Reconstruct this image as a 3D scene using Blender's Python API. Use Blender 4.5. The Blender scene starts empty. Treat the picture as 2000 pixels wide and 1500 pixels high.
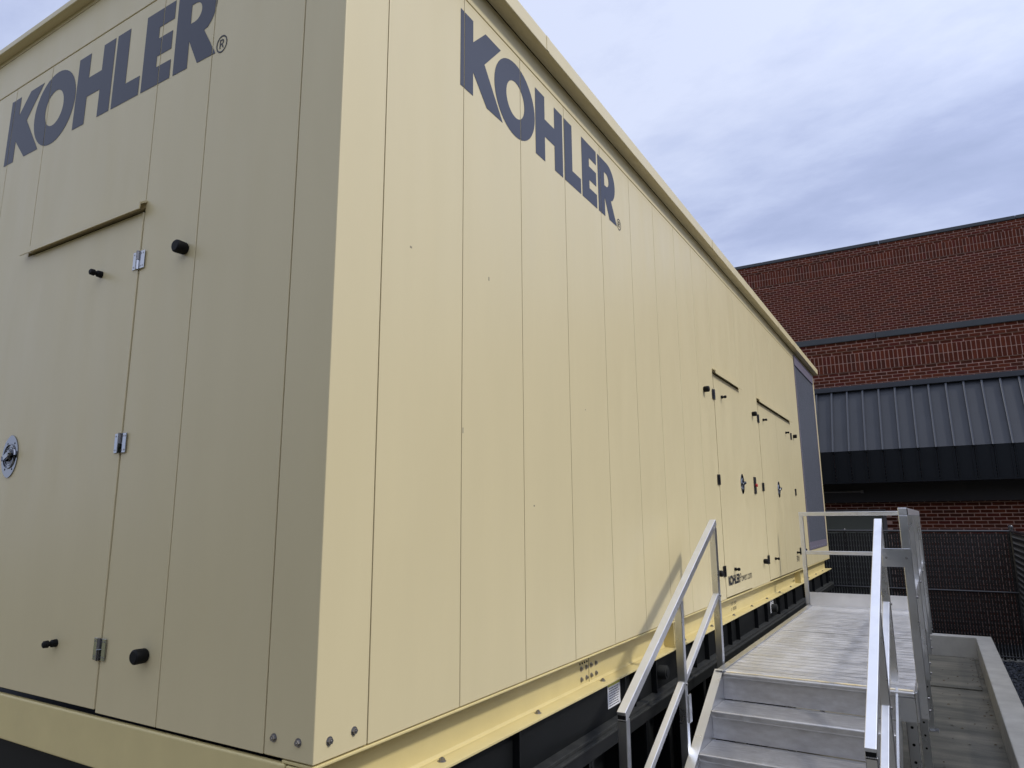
import bpy, bmesh, math, random
from mathutils import Matrix, Vector
from mathutils.geometry import tessellate_polygon
random.seed(7)
S = bpy.context.scene
COL = S.collection
R = math.radians

# ------------------------------------------------------------------ camera
AZ, EL, ROLL = -0.5395157, 0.1916693, -0.0073624
CAM = Vector((1.6873502, -1.6327923, 0.7306671))
FPX = 1350.66
fw = Vector((math.sin(AZ)*math.cos(EL), math.cos(AZ)*math.cos(EL), math.sin(EL)))
rt = fw.cross(Vector((0, 0, 1))).normalized()
up = rt.cross(fw)
c_, s_ = math.cos(ROLL), math.sin(ROLL)
r2, u2 = c_*rt + s_*up, -s_*rt + c_*up
camd = bpy.data.cameras.new('camera')
cam = bpy.data.objects.new('camera', camd)
COL.objects.link(cam)
cam.matrix_world = Matrix(((r2.x, u2.x, -fw.x, CAM.x), (r2.y, u2.y, -fw.y, CAM.y), (r2.z, u2.z, -fw.z, CAM.z), (0, 0, 0, 1)))
camd.sensor_width = 36
camd.lens = FPX/2000*36
camd.clip_end = 2000
camd.clip_start = 0.02
S.camera = cam

# ------------------------------------------------------------------ light
SUN_EL, SUN_AZ = 47, 4          # azimuth measured from +X towards +Y
world = bpy.data.worlds.new('World')
S.world = world
world.use_nodes = True
wn, wl = world.node_tree.nodes, world.node_tree.links
wn.clear()
wout = wn.new('ShaderNodeOutputWorld')
bg = wn.new('ShaderNodeBackground'); bg.inputs['Strength'].default_value = 0.1
wl.new(bg.outputs[0], wout.inputs[0])
sky = wn.new('ShaderNodeTexSky'); sky.sky_type = 'NISHITA'; sky.sun_disc = False
sky.sun_elevation = R(SUN_EL); sky.sun_rotation = R(90-SUN_AZ)
tc = wn.new('ShaderNodeTexCoord')
sep = wn.new('ShaderNodeSeparateXYZ'); wl.new(tc.outputs['Generated'], sep.inputs[0])
def wmath(op, a, b=None, clamp=False):
    n = wn.new('ShaderNodeMath'); n.operation = op; n.use_clamp = clamp
    for i, v in enumerate((a, b)):
        if v is None: continue
        if isinstance(v, (int, float)): n.inputs[i].default_value = v
        else: wl.new(v, n.inputs[i])
    return n.outputs[0]
zz = wmath('MAXIMUM', sep.outputs[2], 0.0)
den = wmath('ADD', zz, 0.18)
px = wmath('DIVIDE', sep.outputs[0], den); py = wmath('DIVIDE', sep.outputs[1], den)
cmb = wn.new('ShaderNodeCombineXYZ'); wl.new(px, cmb.inputs[0]); wl.new(py, cmb.inputs[1])
mp = wn.new('ShaderNodeMapping'); wl.new(cmb.outputs[0], mp.inputs[0])
mp.inputs['Rotation'].default_value = (0, 0, R(38)); mp.inputs['Scale'].default_value = (0.85, 1.35, 1); mp.inputs['Location'].default_value = (-6.00, 6.85, 0)
n1 = wn.new('ShaderNodeTexNoise'); n1.inputs['Scale'].default_value = 0.8; n1.inputs['Detail'].default_value = 8; n1.inputs['Roughness'].default_value = 0.56; n1.inputs['Distortion'].default_value = 0.3
wl.new(mp.outputs[0], n1.inputs[0])
cr = wn.new('ShaderNodeValToRGB')
n2 = wn.new('ShaderNodeTexNoise'); n2.inputs['Scale'].default_value = 5.0; n2.inputs['Detail'].default_value = 6; n2.inputs['Roughness'].default_value = 0.6
wl.new(mp.outputs[0], n2.inputs[0])
cov = wmath('ADD', wmath('MULTIPLY', n1.outputs[0], 0.80), wmath('MULTIPLY', n2.outputs[0], 0.20))
cov = wmath('ADD', cov, wmath('MULTIPLY', wmath('SUBTRACT', sep.outputs[2], 0.38), 0.22))
cov = wmath('SUBTRACT', cov, wmath('MULTIPLY', wmath('SUBTRACT', sep.outputs[1], 0.80), 0.13))
wl.new(cov, cr.inputs[0])
els = cr.color_ramp.elements
els[0].position = 0.33; els[0].color = (0.31, 0.37, 0.56, 1)
els[1].position = 0.64; els[1].color = (0.66, 0.72, 0.91, 1)
e = els.new(0.46); e.color = (0.41, 0.47, 0.69, 1)
e = els.new(0.54); e.color = (0.52, 0.585, 0.80, 1)
cs = wn.new('ShaderNodeVectorMath'); cs.operation = 'SCALE'; wl.new(cr.outputs[0], cs.inputs[0])
# the thin cloud glows round the veiled sun
dt = wn.new('ShaderNodeVectorMath'); dt.operation = 'DOT_PRODUCT'; wl.new(tc.outputs['Generated'], dt.inputs[0])
dt.inputs[1].default_value = (math.cos(R(SUN_EL))*math.cos(R(SUN_AZ)), math.cos(R(SUN_EL))*math.sin(R(SUN_AZ)), math.sin(R(SUN_EL)))
glow = wmath('ADD', wmath('MULTIPLY', wmath('POWER', wmath('MAXIMUM', dt.outputs['Value'], 0.0), 3.0), 0.9), 1.0)
cs2 = wn.new('ShaderNodeVectorMath'); cs2.operation = 'SCALE'; wl.new(cs.outputs[0], cs2.inputs[0]); wl.new(glow, cs2.inputs['Scale'])
cs.inputs['Scale'].default_value = 12.0
mx = wn.new('ShaderNodeMix'); mx.data_type = 'RGBA'; mx.inputs[0].default_value = 0.86
wl.new(sky.outputs[0], mx.inputs[6]); wl.new(cs2.outputs[0], mx.inputs[7])
wl.new(mx.outputs[2], bg.inputs['Color'])

sd = bpy.data.lights.new('sun', 'SUN'); sd.energy = 2.2; sd.angle = R(5); sd.color = (1.0, 0.95, 0.86)
sun = bpy.data.objects.new('sun', sd); COL.objects.link(sun)
sv = Vector((math.cos(R(SUN_EL))*math.cos(R(SUN_AZ)), math.cos(R(SUN_EL))*math.sin(R(SUN_AZ)), math.sin(R(SUN_EL))))
sun.rotation_euler = sv.to_track_quat('Z', 'Y').to_euler()
sun.location = (20, 0, 20)
S.view_settings.view_transform = 'Standard'
S.view_settings.look = 'None'
S.view_settings.gamma = 1
S.view_settings.use_curve_mapping = False
S.view_settings.exposure = 0.0
S.render.engine = 'CYCLES'

# ------------------------------------------------------------------ materials
def mat(name, col, rough=0.6, metal=0.0, var=0.0, vscale=4.0, bump=0.0, bscale=60.0, bdist=0.002, spec=0.5,
        col2=None, stretch=None, rvar=0.0, objrand=0.0, coat=0.0):
    m = bpy.data.materials.new(name); m.use_nodes = True
    nt = m.node_tree; N, L = nt.nodes, nt.links
    b = N['Principled BSDF']
    b.inputs['Base Color'].default_value = (*col, 1)
    b.inputs['Roughness'].default_value = rough
    b.inputs['Metallic'].default_value = metal
    b.inputs['Specular IOR Level'].default_value = spec
    b.inputs['Coat Weight'].default_value = coat
    t = N.new('ShaderNodeTexCoord'); src = t.outputs['Object']
    g = N.new('ShaderNodeNewGeometry')
    mpn = N.new('ShaderNodeMapping'); L.new(g.outputs['Position'], mpn.inputs[0])
    if stretch: mpn.inputs['Scale'].default_value = stretch
    src = mpn.outputs[0]
    if var > 0 or col2:
        n = N.new('ShaderNodeTexNoise'); n.inputs['Scale'].default_value = vscale; n.inputs['Detail'].default_value = 8; n.inputs['Roughness'].default_value = 0.6
        L.new(src, n.inputs[0])
        r = N.new('ShaderNodeMapRange'); L.new(n.outputs[0], r.inputs[0])
        r.inputs[1].default_value = 0.3; r.inputs[2].default_value = 0.7
        mixn = N.new('ShaderNodeMix'); mixn.data_type = 'RGBA'
        L.new(r.outputs[0], mixn.inputs[0])
        c2 = col2 if col2 else tuple(max(0, c*(1-var)) for c in col)
        mixn.inputs[6].default_value = (*c2, 1); mixn.inputs[7].default_value = (*col, 1)
        out = mixn.outputs[2]
        if objrand > 0:
            oi = N.new('ShaderNodeObjectInfo')
            rr = N.new('ShaderNodeMapRange'); L.new(oi.outputs['Random'], rr.inputs[0]); rr.inputs[3].default_value = 1-objrand; rr.inputs[4].default_value = 1+objrand
            vm = N.new('ShaderNodeVectorMath'); vm.operation = 'SCALE'; L.new(out, vm.inputs[0]); L.new(rr.outputs[0], vm.inputs['Scale'])
            out = vm.outputs[0]
        L.new(out, b.inputs['Base Color'])
    if rvar > 0:
        n = N.new('ShaderNodeTexNoise'); n.inputs['Scale'].default_value = vscale*1.7; n.inputs['Detail'].default_value = 6
        L.new(src, n.inputs[0])
        r = N.new('ShaderNodeMapRange'); L.new(n.outputs[0], r.inputs[0]); r.inputs[1].default_value = 0.3; r.inputs[2].default_value = 0.7
        r.inputs[3].default_value = rough-rvar; r.inputs[4].default_value = rough+rvar
        L.new(r.outputs[0], b.inputs['Roughness'])
    if bump > 0:
        n = N.new('ShaderNodeTexNoise'); n.inputs['Scale'].default_value = bscale; n.inputs['Detail'].default_value = 6
        L.new(src, n.inputs[0])
        bp = N.new('ShaderNodeBump'); bp.inputs['Strength'].default_value = bump; bp.inputs['Distance'].default_value = bdist
        L.new(n.outputs[0], bp.inputs['Height']); L.new(bp.outputs[0], b.inputs['Normal'])
    return m

M = {}
M['paint'] = mat('cream_paint', (0.625, 0.538, 0.320), 0.38, var=0.035, vscale=3.0, stretch=(1.6, 1.6, 0.3), bump=0.6, bscale=1.3, bdist=0.009, rvar=0.06)
M['gasket'] = mat('seam_gasket', (0.035, 0.028, 0.016), 0.8, spec=0.2)
M['beam'] = mat('cream_beam_paint', (0.635, 0.53, 0.25), 0.42, var=0.09, vscale=5, bump=0.3, bscale=30, bdist=0.001, rvar=0.06)
M['navy'] = mat('navy_vinyl', (0.021, 0.027, 0.052), 0.45)
M['blacktext'] = mat('black_vinyl', (0.012, 0.012, 0.014), 0.5)
M['rubber'] = mat('black_rubber', (0.004, 0.004, 0.005), 0.6, spec=0.2)
M['steel'] = mat('stainless_steel', (0.42, 0.43, 0.45), 0.09, metal=1.0, rvar=0.03, vscale=30)
M['hingereflect'] = mat('hinge_steel_dark_reflection', (0.10, 0.10, 0.11), 0.3, metal=1.0)  # hinge steel darkened to carry the dark reflections on the long side
M['chrome'] = mat('polished_chrome', (0.24, 0.25, 0.27), 0.07, metal=1.0)
M['dishm'] = mat('dark_chrome_dish', (0.07, 0.07, 0.08), 0.12, metal=1.0)
M['bolt'] = mat('zinc_bolt', (0.34, 0.33, 0.33), 0.4, metal=0.9, var=0.3, vscale=90)
M['alu'] = mat('mill_aluminium', (0.76, 0.77, 0.79), 0.30, metal=1.0, var=0.10, vscale=4, rvar=0.04)
M['alurail'] = mat('painted_grade_aluminium', (0.84, 0.85, 0.88), 0.34, metal=0.9, var=0.08, vscale=9, rvar=0.06)
M['alutread'] = mat('scuffed_aluminium', (0.66, 0.66, 0.67), 0.40, metal=0.85, col2=(0.50, 0.49, 0.49), vscale=10, rvar=0.1, stretch=(1.2, 5, 3), bump=0.2, bscale=120, bdist=0.0008)
M['aludeck'] = mat('walked_aluminium_deck', (0.90, 0.90, 0.92), 0.40, metal=0.9, col2=(0.81, 0.81, 0.82), vscale=5, rvar=0.08, bump=0.2, bscale=150, bdist=0.0008)
M['nosing'] = mat('yellowed_nosing', (0.72, 0.55, 0.22), 0.6, metal=0.0, col2=(0.55, 0.55, 0.52), vscale=18, stretch=(1, 4, 1))
M['black'] = mat('black_frame_paint', (0.0045, 0.0055, 0.006), 0.6, var=0.3, vscale=6, bump=0.15, bscale=60, bdist=0.001, spec=0.25)
M['ledge'] = mat('dusty_black_ledge', (0.035, 0.036, 0.033), 0.6, col2=(0.014, 0.015, 0.015), vscale=14, bump=0.3, bscale=60, bdist=0.002, spec=0.3)
M['louver'] = mat('grey_louver', (0.155, 0.165, 0.195), 0.45, var=0.15, vscale=8)
M['louverframe'] = mat('plum_grey_louver_frame', (0.15, 0.135, 0.175), 0.5)
M['white'] = mat('white_label', (0.72, 0.72, 0.74), 0.5)
M['yellow'] = mat('yellow_label', (0.50, 0.48, 0.08), 0.5)
M['red'] = mat('red_plastic', (0.45, 0.03, 0.03), 0.35)
BR = []
for i, c in enumerate([(0.120, 0.030, 0.016), (0.100, 0.026, 0.014), (0.142, 0.036, 0.018), (0.085, 0.027, 0.017), (0.115, 0.026, 0.018)]):
    BR.append(mat('red_brick_%s' % 'abcde'[i], c, 0.85, var=0.28, vscale=22, bump=0.5, bscale=90, bdist=0.003, spec=0.1))
M['mortar'] = mat('mortar', (0.64, 0.42, 0.35), 0.95, var=0.25, vscale=9, bump=0.4, bscale=120, bdist=0.002, spec=0.2)
M['flash'] = mat('dark_metal_flashing', (0.035, 0.042, 0.048), 0.4, var=0.2, vscale=2)
M['awning'] = mat('charcoal_standing_seam', (0.030, 0.034, 0.043), 0.5, var=0.15, vscale=1.5, rvar=0.05)
M['ribm'] = mat('sunlit_seam_rib', (0.050, 0.056, 0.070), 0.4)  # awning metal lightened to carry the sun on the ribs
M['fascia'] = mat('shaded_awning_fascia', (0.004, 0.006, 0.009), 0.6, var=0.15, vscale=2, spec=0.25)  # awning metal with the shade of its vertical face put into the colour
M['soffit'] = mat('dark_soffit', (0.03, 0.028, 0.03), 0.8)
M['doorgreen'] = mat('grey_green_door', (0.14, 0.15, 0.125), 0.6, var=0.08, vscale=1.2)
M['doorframe'] = mat('grey_door_frame', (0.16, 0.15, 0.15), 0.6)
M['slat'] = mat('black_privacy_slat', (0.006, 0.006, 0.007), 0.55)
M['wire'] = mat('dark_vinyl_wire', (0.11, 0.11, 0.11), 0.4, spec=0.5)
M['rail'] = mat('black_fence_pipe', (0.03, 0.03, 0.034), 0.25, spec=0.8)
M['concrete'] = mat('curb_concrete', (0.58, 0.57, 0.53), 0.85, col2=(0.44, 0.43, 0.40), vscale=3.5, bump=0.4, bscale=90, bdist=0.003, spec=0.3)
M['apron'] = mat('broom_concrete', (0.31, 0.28, 0.22), 0.9, col2=(0.25, 0.22, 0.17), vscale=2.5, bump=0.3, bscale=80, bdist=0.003)
M['lawn'] = mat('dry_grass', (0.22, 0.20, 0.10), 0.9, col2=(0.12, 0.13, 0.05), vscale=3, bump=0.8, bscale=30, bdist=0.02)
M['gravelm'] = mat('slate_gravel', (0.07, 0.08, 0.09), 0.8, col2=(0.04, 0.045, 0.05), vscale=8, bump=1.0, bscale=40, bdist=0.02)
M['stone'] = mat('slate_chip', (0.085, 0.10, 0.13), 0.6, col2=(0.035, 0.042, 0.06), vscale=16)

def pad_material():
    m = bpy.data.materials.new('stained_pad_concrete'); m.use_nodes = True
    nt = m.node_tree; N, L = nt.nodes, nt.links; b = N['Principled BSDF']
    g = N.new('ShaderNodeNewGeometry')
    mp_ = N.new('ShaderNodeMapping'); L.new(g.outputs['Position'], mp_.inputs[0]); mp_.inputs['Scale'].default_value = (0.8, 2.6, 1)
    a = N.new('ShaderNodeTexNoise'); a.inputs['Scale'].default_value = 1.3; a.inputs['Detail'].default_value = 9; a.inputs['Roughness'].default_value = 0.65; L.new(mp_.outputs[0], a.inputs[0])
    r = N.new('ShaderNodeValToRGB'); L.new(a.outputs[0], r.inputs[0])
    r.color_ramp.elements[0].position = 0.34; r.color_ramp.elements[0].color = (0.115, 0.115, 0.095, 1)
    r.color_ramp.elements[1].position = 0.66; r.color_ramp.elements[1].color = (0.29, 0.27, 0.215, 1)
    n = N.new('ShaderNodeTexNoise'); n.inputs['Scale'].default_value = 60; n.inputs['Detail'].default_value = 5; L.new(g.outputs['Position'], n.inputs[0])
    mm = N.new('ShaderNodeMix'); mm.data_type = 'RGBA'; mm.blend_type = 'MULTIPLY'; mm.inputs[0].default_value = 0.35
    L.new(r.outputs[0], mm.inputs[6]); L.new(n.outputs[0], mm.inputs[7]); L.new(mm.outputs[2], b.inputs['Base Color'])
    b.inputs['Roughness'].default_value = 0.72
    bp = N.new('ShaderNodeBump'); bp.inputs['Strength'].default_value = 0.35; bp.inputs['Distance'].default_value = 0.003
    L.new(n.outputs[0], bp.inputs['Height']); L.new(bp.outputs[0], b.inputs['Normal'])
    return m
M['pad'] = pad_material()

# ------------------------------------------------------------------ mesh helpers
ROUND = {'post_cap', 'fence_post', 'top_rail_pipe', 'middle_rail_pipe', 'band', 'bumper', 'door_knob', 'latch', 'latch_handle', 'lifting_eye', 'stop_button', 'top_rail', 'middle_rail', 'bottom_rail', 'tension_bar'}
class MB:
    """collects shapes, becomes one mesh"""
    def __init__(s): s.bm = bmesh.new()
    def mark(s, i, n0):
        for f in list(s.bm.faces)[n0:]: f.material_index = i
    def box(s, x0, x1, y0, y1, z0, z1, rot=None, bevel=0, seg=2):
        res = bmesh.ops.create_cube(s.bm, size=1)
        vs = res['verts']
        cx, cy, cz = (x0+x1)/2, (y0+y1)/2, (z0+z1)/2
        for v in vs:
            v.co = Vector((cx+v.co.x*abs(x1-x0), cy+v.co.y*abs(y1-y0), cz+v.co.z*abs(z1-z0)))
        if bevel:
            es = list({e for v in vs for e in v.link_edges})
            bmesh.ops.bevel(s.bm, geom=es, offset=bevel, segments=seg, affect='EDGES', profile=0.5)
        return s
    def bar(s, a, b, w, h, bevel=0.0, upv=(0, 0, 1)):
        a, b = Vector(a), Vector(b); d = b-a; L_ = d.length; d.normalize()
        u = Vector(upv); x = d.cross(u)
        if x.length < 1e-5: x = d.cross(Vector((0, 1, 0)))
        x.normalize(); z = x.cross(d)
        res = bmesh.ops.create_cube(s.bm, size=1); vs = res['verts']; mid = (a+b)/2
        for v in vs:
            v.co = mid + x*(v.co.x*w) + d*(v.co.y*L_) + z*(v.co.z*h)
        if bevel:
            es = list({e for v in vs for e in v.link_edges})
            bmesh.ops.bevel(s.bm, geom=es, offset=bevel, segments=2, affect='EDGES', profile=0.5)
        return s
    def cyl(s, a, b, r, r2=None, n=16, cap=True):
        a, b = Vector(a), Vector(b); d = (b-a); L_ = d.length
        res = bmesh.ops.create_cone(s.bm, cap_ends=cap, segments=n, radius1=r, radius2=r if r2 is None else r2, depth=L_)
        q = d.to_track_quat('Z', 'Y').to_matrix().to_4x4(); q.translation = (a+b)/2
        bmesh.ops.transform(s.bm, matrix=q, verts=res['verts'])
        return s
    def poly(s, pts, thick_vec):
        """prism from planar outline"""
        vs = [s.bm.verts.new(p) for p in pts]
        ws = [s.bm.verts.new(Vector(p)+Vector(thick_vec)) for p in pts]
        n = len(pts)
        try:
            s.bm.faces.new(vs[::-1]); s.bm.faces.new(ws)
            for i in range(n): s.bm.faces.new((vs[i], vs[(i+1) % n], ws[(i+1) % n], ws[i]))
        except ValueError: pass
        return s
    def lathe(s, prof, axis_o=(0, 0, 0), n=20):
        """prof: list (dist along -Y, radius) round the -Y axis at axis_o"""
        rings = []
        for d, r in prof:
            ring = [s.bm.verts.new((axis_o[0]+r*math.cos(2*math.pi*k/n), axis_o[1]-d, axis_o[2]+r*math.sin(2*math.pi*k/n))) for k in range(n)]
            rings.append(ring)
        for a, b in zip(rings, rings[1:]):
            for k in range(n): s.bm.faces.new((a[k], a[(k+1) % n], b[(k+1) % n], b[k]))
        s.bm.faces.new(rings[-1]); s.bm.faces.new(rings[0][::-1])
        return s
    def mesh(s, name, m, smooth=False):
        if smooth and not name in ROUND: smooth = False
        bmesh.ops.recalc_face_normals(s.bm, faces=s.bm.faces[:])
        me = bpy.data.meshes.new(name); s.bm.to_mesh(me); s.bm.free()
        ms = m if isinstance(m, (list, tuple)) else [m]
        for k in ms: me.materials.append(k)
        if smooth:
            for p in me.polygons: p.use_smooth = True
            me.set_sharp_from_angle(angle=R(35))
        return me

WPOS = {}
def thing(name, label, cat, loc=(0, 0, 0), group=None):
    o = bpy.data.objects.new(name, None); COL.objects.link(o); o.location = loc; o.empty_display_size = 0.2
    o['label'] = label; o['category'] = cat
    if group: o['group'] = group
    WPOS[o.name] = Vector(loc)
    return o
def part(name, me, parent, loc=(0, 0, 0), rz=0.0, label=None, kind=None):
    o = bpy.data.objects.new(name, me); COL.objects.link(o)
    prz = 0.0
    o.parent = parent
    pw = WPOS.get(parent.name, Vector((0, 0, 0))) if parent else Vector((0, 0, 0))
    pr = PROT.get(parent.name, 0.0) if parent else 0.0
    d = Vector(loc) - pw
    if pr: d = Matrix.Rotation(-pr, 3, 'Z') @ d
    o.location = d
    o.rotation_euler = (0, 0, rz - pr)
    WPOS[o.name] = Vector(loc); PROT[o.name] = rz
    if label: o['label'] = label
    if kind: o['kind'] = kind
    return o
PROT = {}
def structure(name, me, kind='structure'):
    o = bpy.data.objects.new(name, me); COL.objects.link(o); o['kind'] = kind
    return o

# =================================================================== ground
GZ = -1.5
g = MB(); g.box(-120, 120, -120, 120, GZ-0.35, GZ-0.15)
structure('gravel_ground', g.mesh('gravel_ground', M['gravelm']))
g = MB(); g.box(-5.2, 2.04, -1.0, 11.97, GZ-0.14, GZ)
structure('concrete_pad', g.mesh('concrete_pad', M['pad']))
# shallow lift in the far part of the pad
g = MB(); g.box(-5.2, 1.98, 9.6, 11.96, GZ+0.001, GZ+0.02, bevel=0.006); structure('concrete_screed', g.mesh('concrete_screed', M['pad']))
# unseen apron added under the viewer to bounce light onto the end wall
g = MB(); g.box(-9, 2.65, -4.9, -1.203, GZ-0.148, GZ-0.10)
structure('bounce_apron', g.mesh('bounce_apron', M['apron']))
g = MB(); g.box(-60, 60, -60, -5.3, GZ-0.149, GZ-0.12)
structure('dry_lawn', g.mesh('dry_lawn', M['lawn']))
# curb
cw = thing('concrete_curb', 'pale concrete containment curb running round the pad beside the platform', 'curb', (2.16, 5, GZ))
g = MB(); g.box(2.04, 2.255, -1.2, 11.95, GZ-0.15, -1.17, bevel=0.012)
part('long_curb_wall', g.mesh('long_curb_wall', M['concrete']), cw)
g = MB(); g.box(-5.2, 2.255, 11.953, 12.17, GZ-0.15, -1.172, bevel=0.012)
part('end_curb_wall', g.mesh('end_curb_wall', M['concrete']), cw)
# gravel chips
bm = bmesh.new()
def chip(bm, c, s):
    vs = []
    for d in ((1, 0, 0), (-1, 0, 0), (0, 1, 0), (0, -1, 0), (0, 0, 1), (0, 0, -1)):
        vs.append(bm.verts.new(Vector(c)+Vector([d[k]*s*random.uniform(.5, 1.25)*(0.6 if k == 2 else 1) + random.uniform(-.25, .25)*s for k in range(3)])))
    for t in ((0, 2, 4), (2, 1, 4), (1, 3, 4), (3, 0, 4), (2, 0, 5), (1, 2, 5), (3, 1, 5), (0, 3, 5)):
        bm.faces.new([vs[i] for i in t])
for i in range(11000):
    x = random.uniform(2.27, 4.6); y = random.uniform(5.0, 12.8)
    chip(bm, (x, y, GZ-0.14+random.uniform(0, .03)), random.uniform(.014, .034))
me = bpy.data.meshes.new('gravel'); bm.to_mesh(me); bm.free(); me.materials.append(M['stone'])
structure('gravel', me, 'stuff')

# unseen wood added behind and beside the viewer; darkens low light and reflections
M['leaf'] = mat('leaf_green', (0.055, 0.075, 0.028), 0.7, var=0.5, vscale=0.6, spec=0.2)
V, F = [], []
rnd = random.Random(5)
crowns = []
x = -32
while x < 24: crowns.append((x, -27+rnd.uniform(-2, 2), rnd.uniform(2.6, 4.2), rnd.uniform(8, 11))); x += rnd.uniform(2.6, 4)
y = -24
while y < 34: crowns.append((25+rnd.uniform(-2, 2), y, rnd.uniform(2.6, 4.2), rnd.uniform(8, 12))); y += rnd.uniform(2.6, 4)
for cx_, cy_, cr_, ch_ in crowns:
    for k_ in range(1500):
        while True:
            p = Vector((rnd.uniform(-1, 1), rnd.uniform(-1, 1), rnd.uniform(-1, 1)))
            if p.length < 1: break
        c = Vector((cx_+p.x*cr_, cy_+p.y*cr_, GZ+0.6+ch_*0.5+p.z*ch_*0.5))
        a = Vector((rnd.gauss(0, 1), rnd.gauss(0, 1), rnd.gauss(0, 1))).normalized(); b_ = a.orthogonal().normalized(); s2 = rnd.uniform(.18, .42)
        n = len(V); V += [tuple(c+a*s2), tuple(c+b_*s2*.6), tuple(c-a*s2), tuple(c-b_*s2*.6)]; F.append((n, n+1, n+2, n+3))
    for k_ in range(6):
        n = len(V); an = k_*math.pi/3
        V += [(cx_+.2*math.cos(an), cy_+.2*math.sin(an), GZ-.2), (cx_+.2*math.cos(an+1.05), cy_+.2*math.sin(an+1.05), GZ-.2), (cx_+.1*math.cos(an+1.05), cy_+.1*math.sin(an+1.05), GZ+ch_*.6), (cx_+.1*math.cos(an), cy_+.1*math.sin(an), GZ+ch_*.6)]; F.append((n, n+1, n+2, n+3))
me = bpy.data.meshes.new('added_tree_line'); me.from_pydata(V, [], F); me.materials.append(M['leaf'])
structure('added_tree_line', me, 'stuff')

# =================================================================== brick building
bd = thing('brick_building', 'red brick building with a charcoal standing seam awning behind the fence', 'building', (2, 14.8, GZ-0.15))
YL, YU = 14.8, 20.5
def wallmesh(y0, y1, x0, x1, z0, z1, m):
    return MB().box(x0, x1, y0, y1, z0, z1).mesh('wall', m)
lw = part('lower_wall', wallmesh(YL, YL+0.3, -9, 13, GZ-0.15, 4.478, M['mortar']), bd)
uw = part('upper_wall', wallmesh(YU, YU+0.3, -16, 16, 3.5, 8.59, M['mortar']), bd)
rf = part('flat_roof', MB().box(-9, 13, YL+0.31, YU-0.01, 4.2, 4.3).mesh('flat_roof', M['flash']), bd)
BL, BC, JT = 0.2045, 0.0706, 0.0150
bricks = []   # (wall, cx, cz, w, h, proud)
def course(y, z, x0, x1, off, proud, wl_):
    x = math.floor(x0/BL)*BL + off*BL
    while x < x1:
        bricks.append((wl_, y, x+BL/2, z+BC/2, BL-JT, BC-JT, proud)); x += BL
def soldier(y, z, x0, x1, h, proud, wl_):
    w = 0.0815; x = x0
    while x < x1:
        bricks.append((wl_, y, x+w/2, z+h/2, w-JT, h-JT, proud)); x += w
# lower building face, from the coping down
z = 4.478; k = 0
for i in range(3): z -= BC; course(YL, z, -1.4, 5.6, 0.5*(k % 2), 0.034, 'L'); k += 1
z -= BC; course(YL, z, -1.4, 5.6, 0.5*(k % 2), 0.006, 'L'); k += 1
z -= 0.198; soldier(YL, z, -1.4, 5.6, 0.198, 0.034, 'L')
z -= 0.198; soldier(YL, z, -1.4, 5.6, 0.198, 0.034, 'L')
z -= BC; course(YL, z, -1.4, 5.6, 0.5*(k % 2), 0.006, 'L'); k += 1
while z > -1.6:
    z -= BC
    if 1.7 < z < 3.3: k += 1; continue
    if z < 0.8: course(YL, z, 0.83, 5.6, 0.5*(k % 2), 0.012, 'L')
    else: course(YL, z, -1.4, 5.6, 0.5*(k % 2), 0.012, 'L')
    k += 1
# upper set-back face
z = 8.59
for i in range(3): z -= BC; course(YU, z, -4.6, 6.6, 0.5*(k % 2), 0.034, 'U'); k += 1
z -= BC; course(YU, z, -4.6, 6.6, 0.5*(k % 2), 0.006, 'U'); k += 1
z -= 0.21; soldier(YU, z, -4.6, 6.6, 0.21, 0.036, 'U')
z -= 0.21; soldier(YU, z, -4.6, 6.6, 0.21, 0.036, 'U')
z -= BC; course(YU, z, -4.6, 6.6, 0.5*(k % 2), 0.004, 'U'); k += 1
while z > 4.3:
    z -= BC; course(YU, z, -4.6, 6.6, 0.5*(k % 2), 0.012, 'U'); k += 1
def brick_key(b):
    wl_, y, cx, cz, w, h, p = b
    d = (Vector((cx, y, cz))-CAM).length
    vis = (wl_ == 'L' and -0.55 < cx < 4.3 and (cz > 3.3 or 0.4 < cz < 1.25))
    return (0 if vis else 1, d/math.sqrt(w*h))
bricks.sort(key=brick_key)
for wl_, par, bx_ in (('L', lw, [(-9, 13, YL, 4.478-3*BC+0.004, 4.478), (-9, 13, YL, 4.478-4*BC-0.396+0.004, 4.478-4*BC-0.004)]), ('U', uw, [(-16, 16, YU, 8.59-3*BC+0.004, 8.59), (-16, 16, YU, 8.59-4*BC-0.42+0.004, 8.59-4*BC-0.004)])):
    for x0, x1, yy, z0, z1 in bx_: part('band_backing', MB().box(x0, x1, yy-0.023, yy-0.001, z0, z1).mesh('band_backing', M['mortar']), par)
bmcache = {}
def brickmesh(w, h, mi):
    key = (round(w, 4), round(h, 4), mi)
    if key not in bmcache:
        bmcache[key] = MB().box(-w/2, w/2, -0.03, 0.03, -h/2, h/2).mesh('brick', BR[mi])
    return bmcache[key]
for b in bricks[:300]:
    wl_, y, cx, cz, w, h, p = b
    part('brick', brickmesh(w, h, random.choice((0, 0, 1, 1, 2, 3, 4))), lw if wl_ == 'L' else uw, (cx, y-p+0.03, cz))
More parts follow.
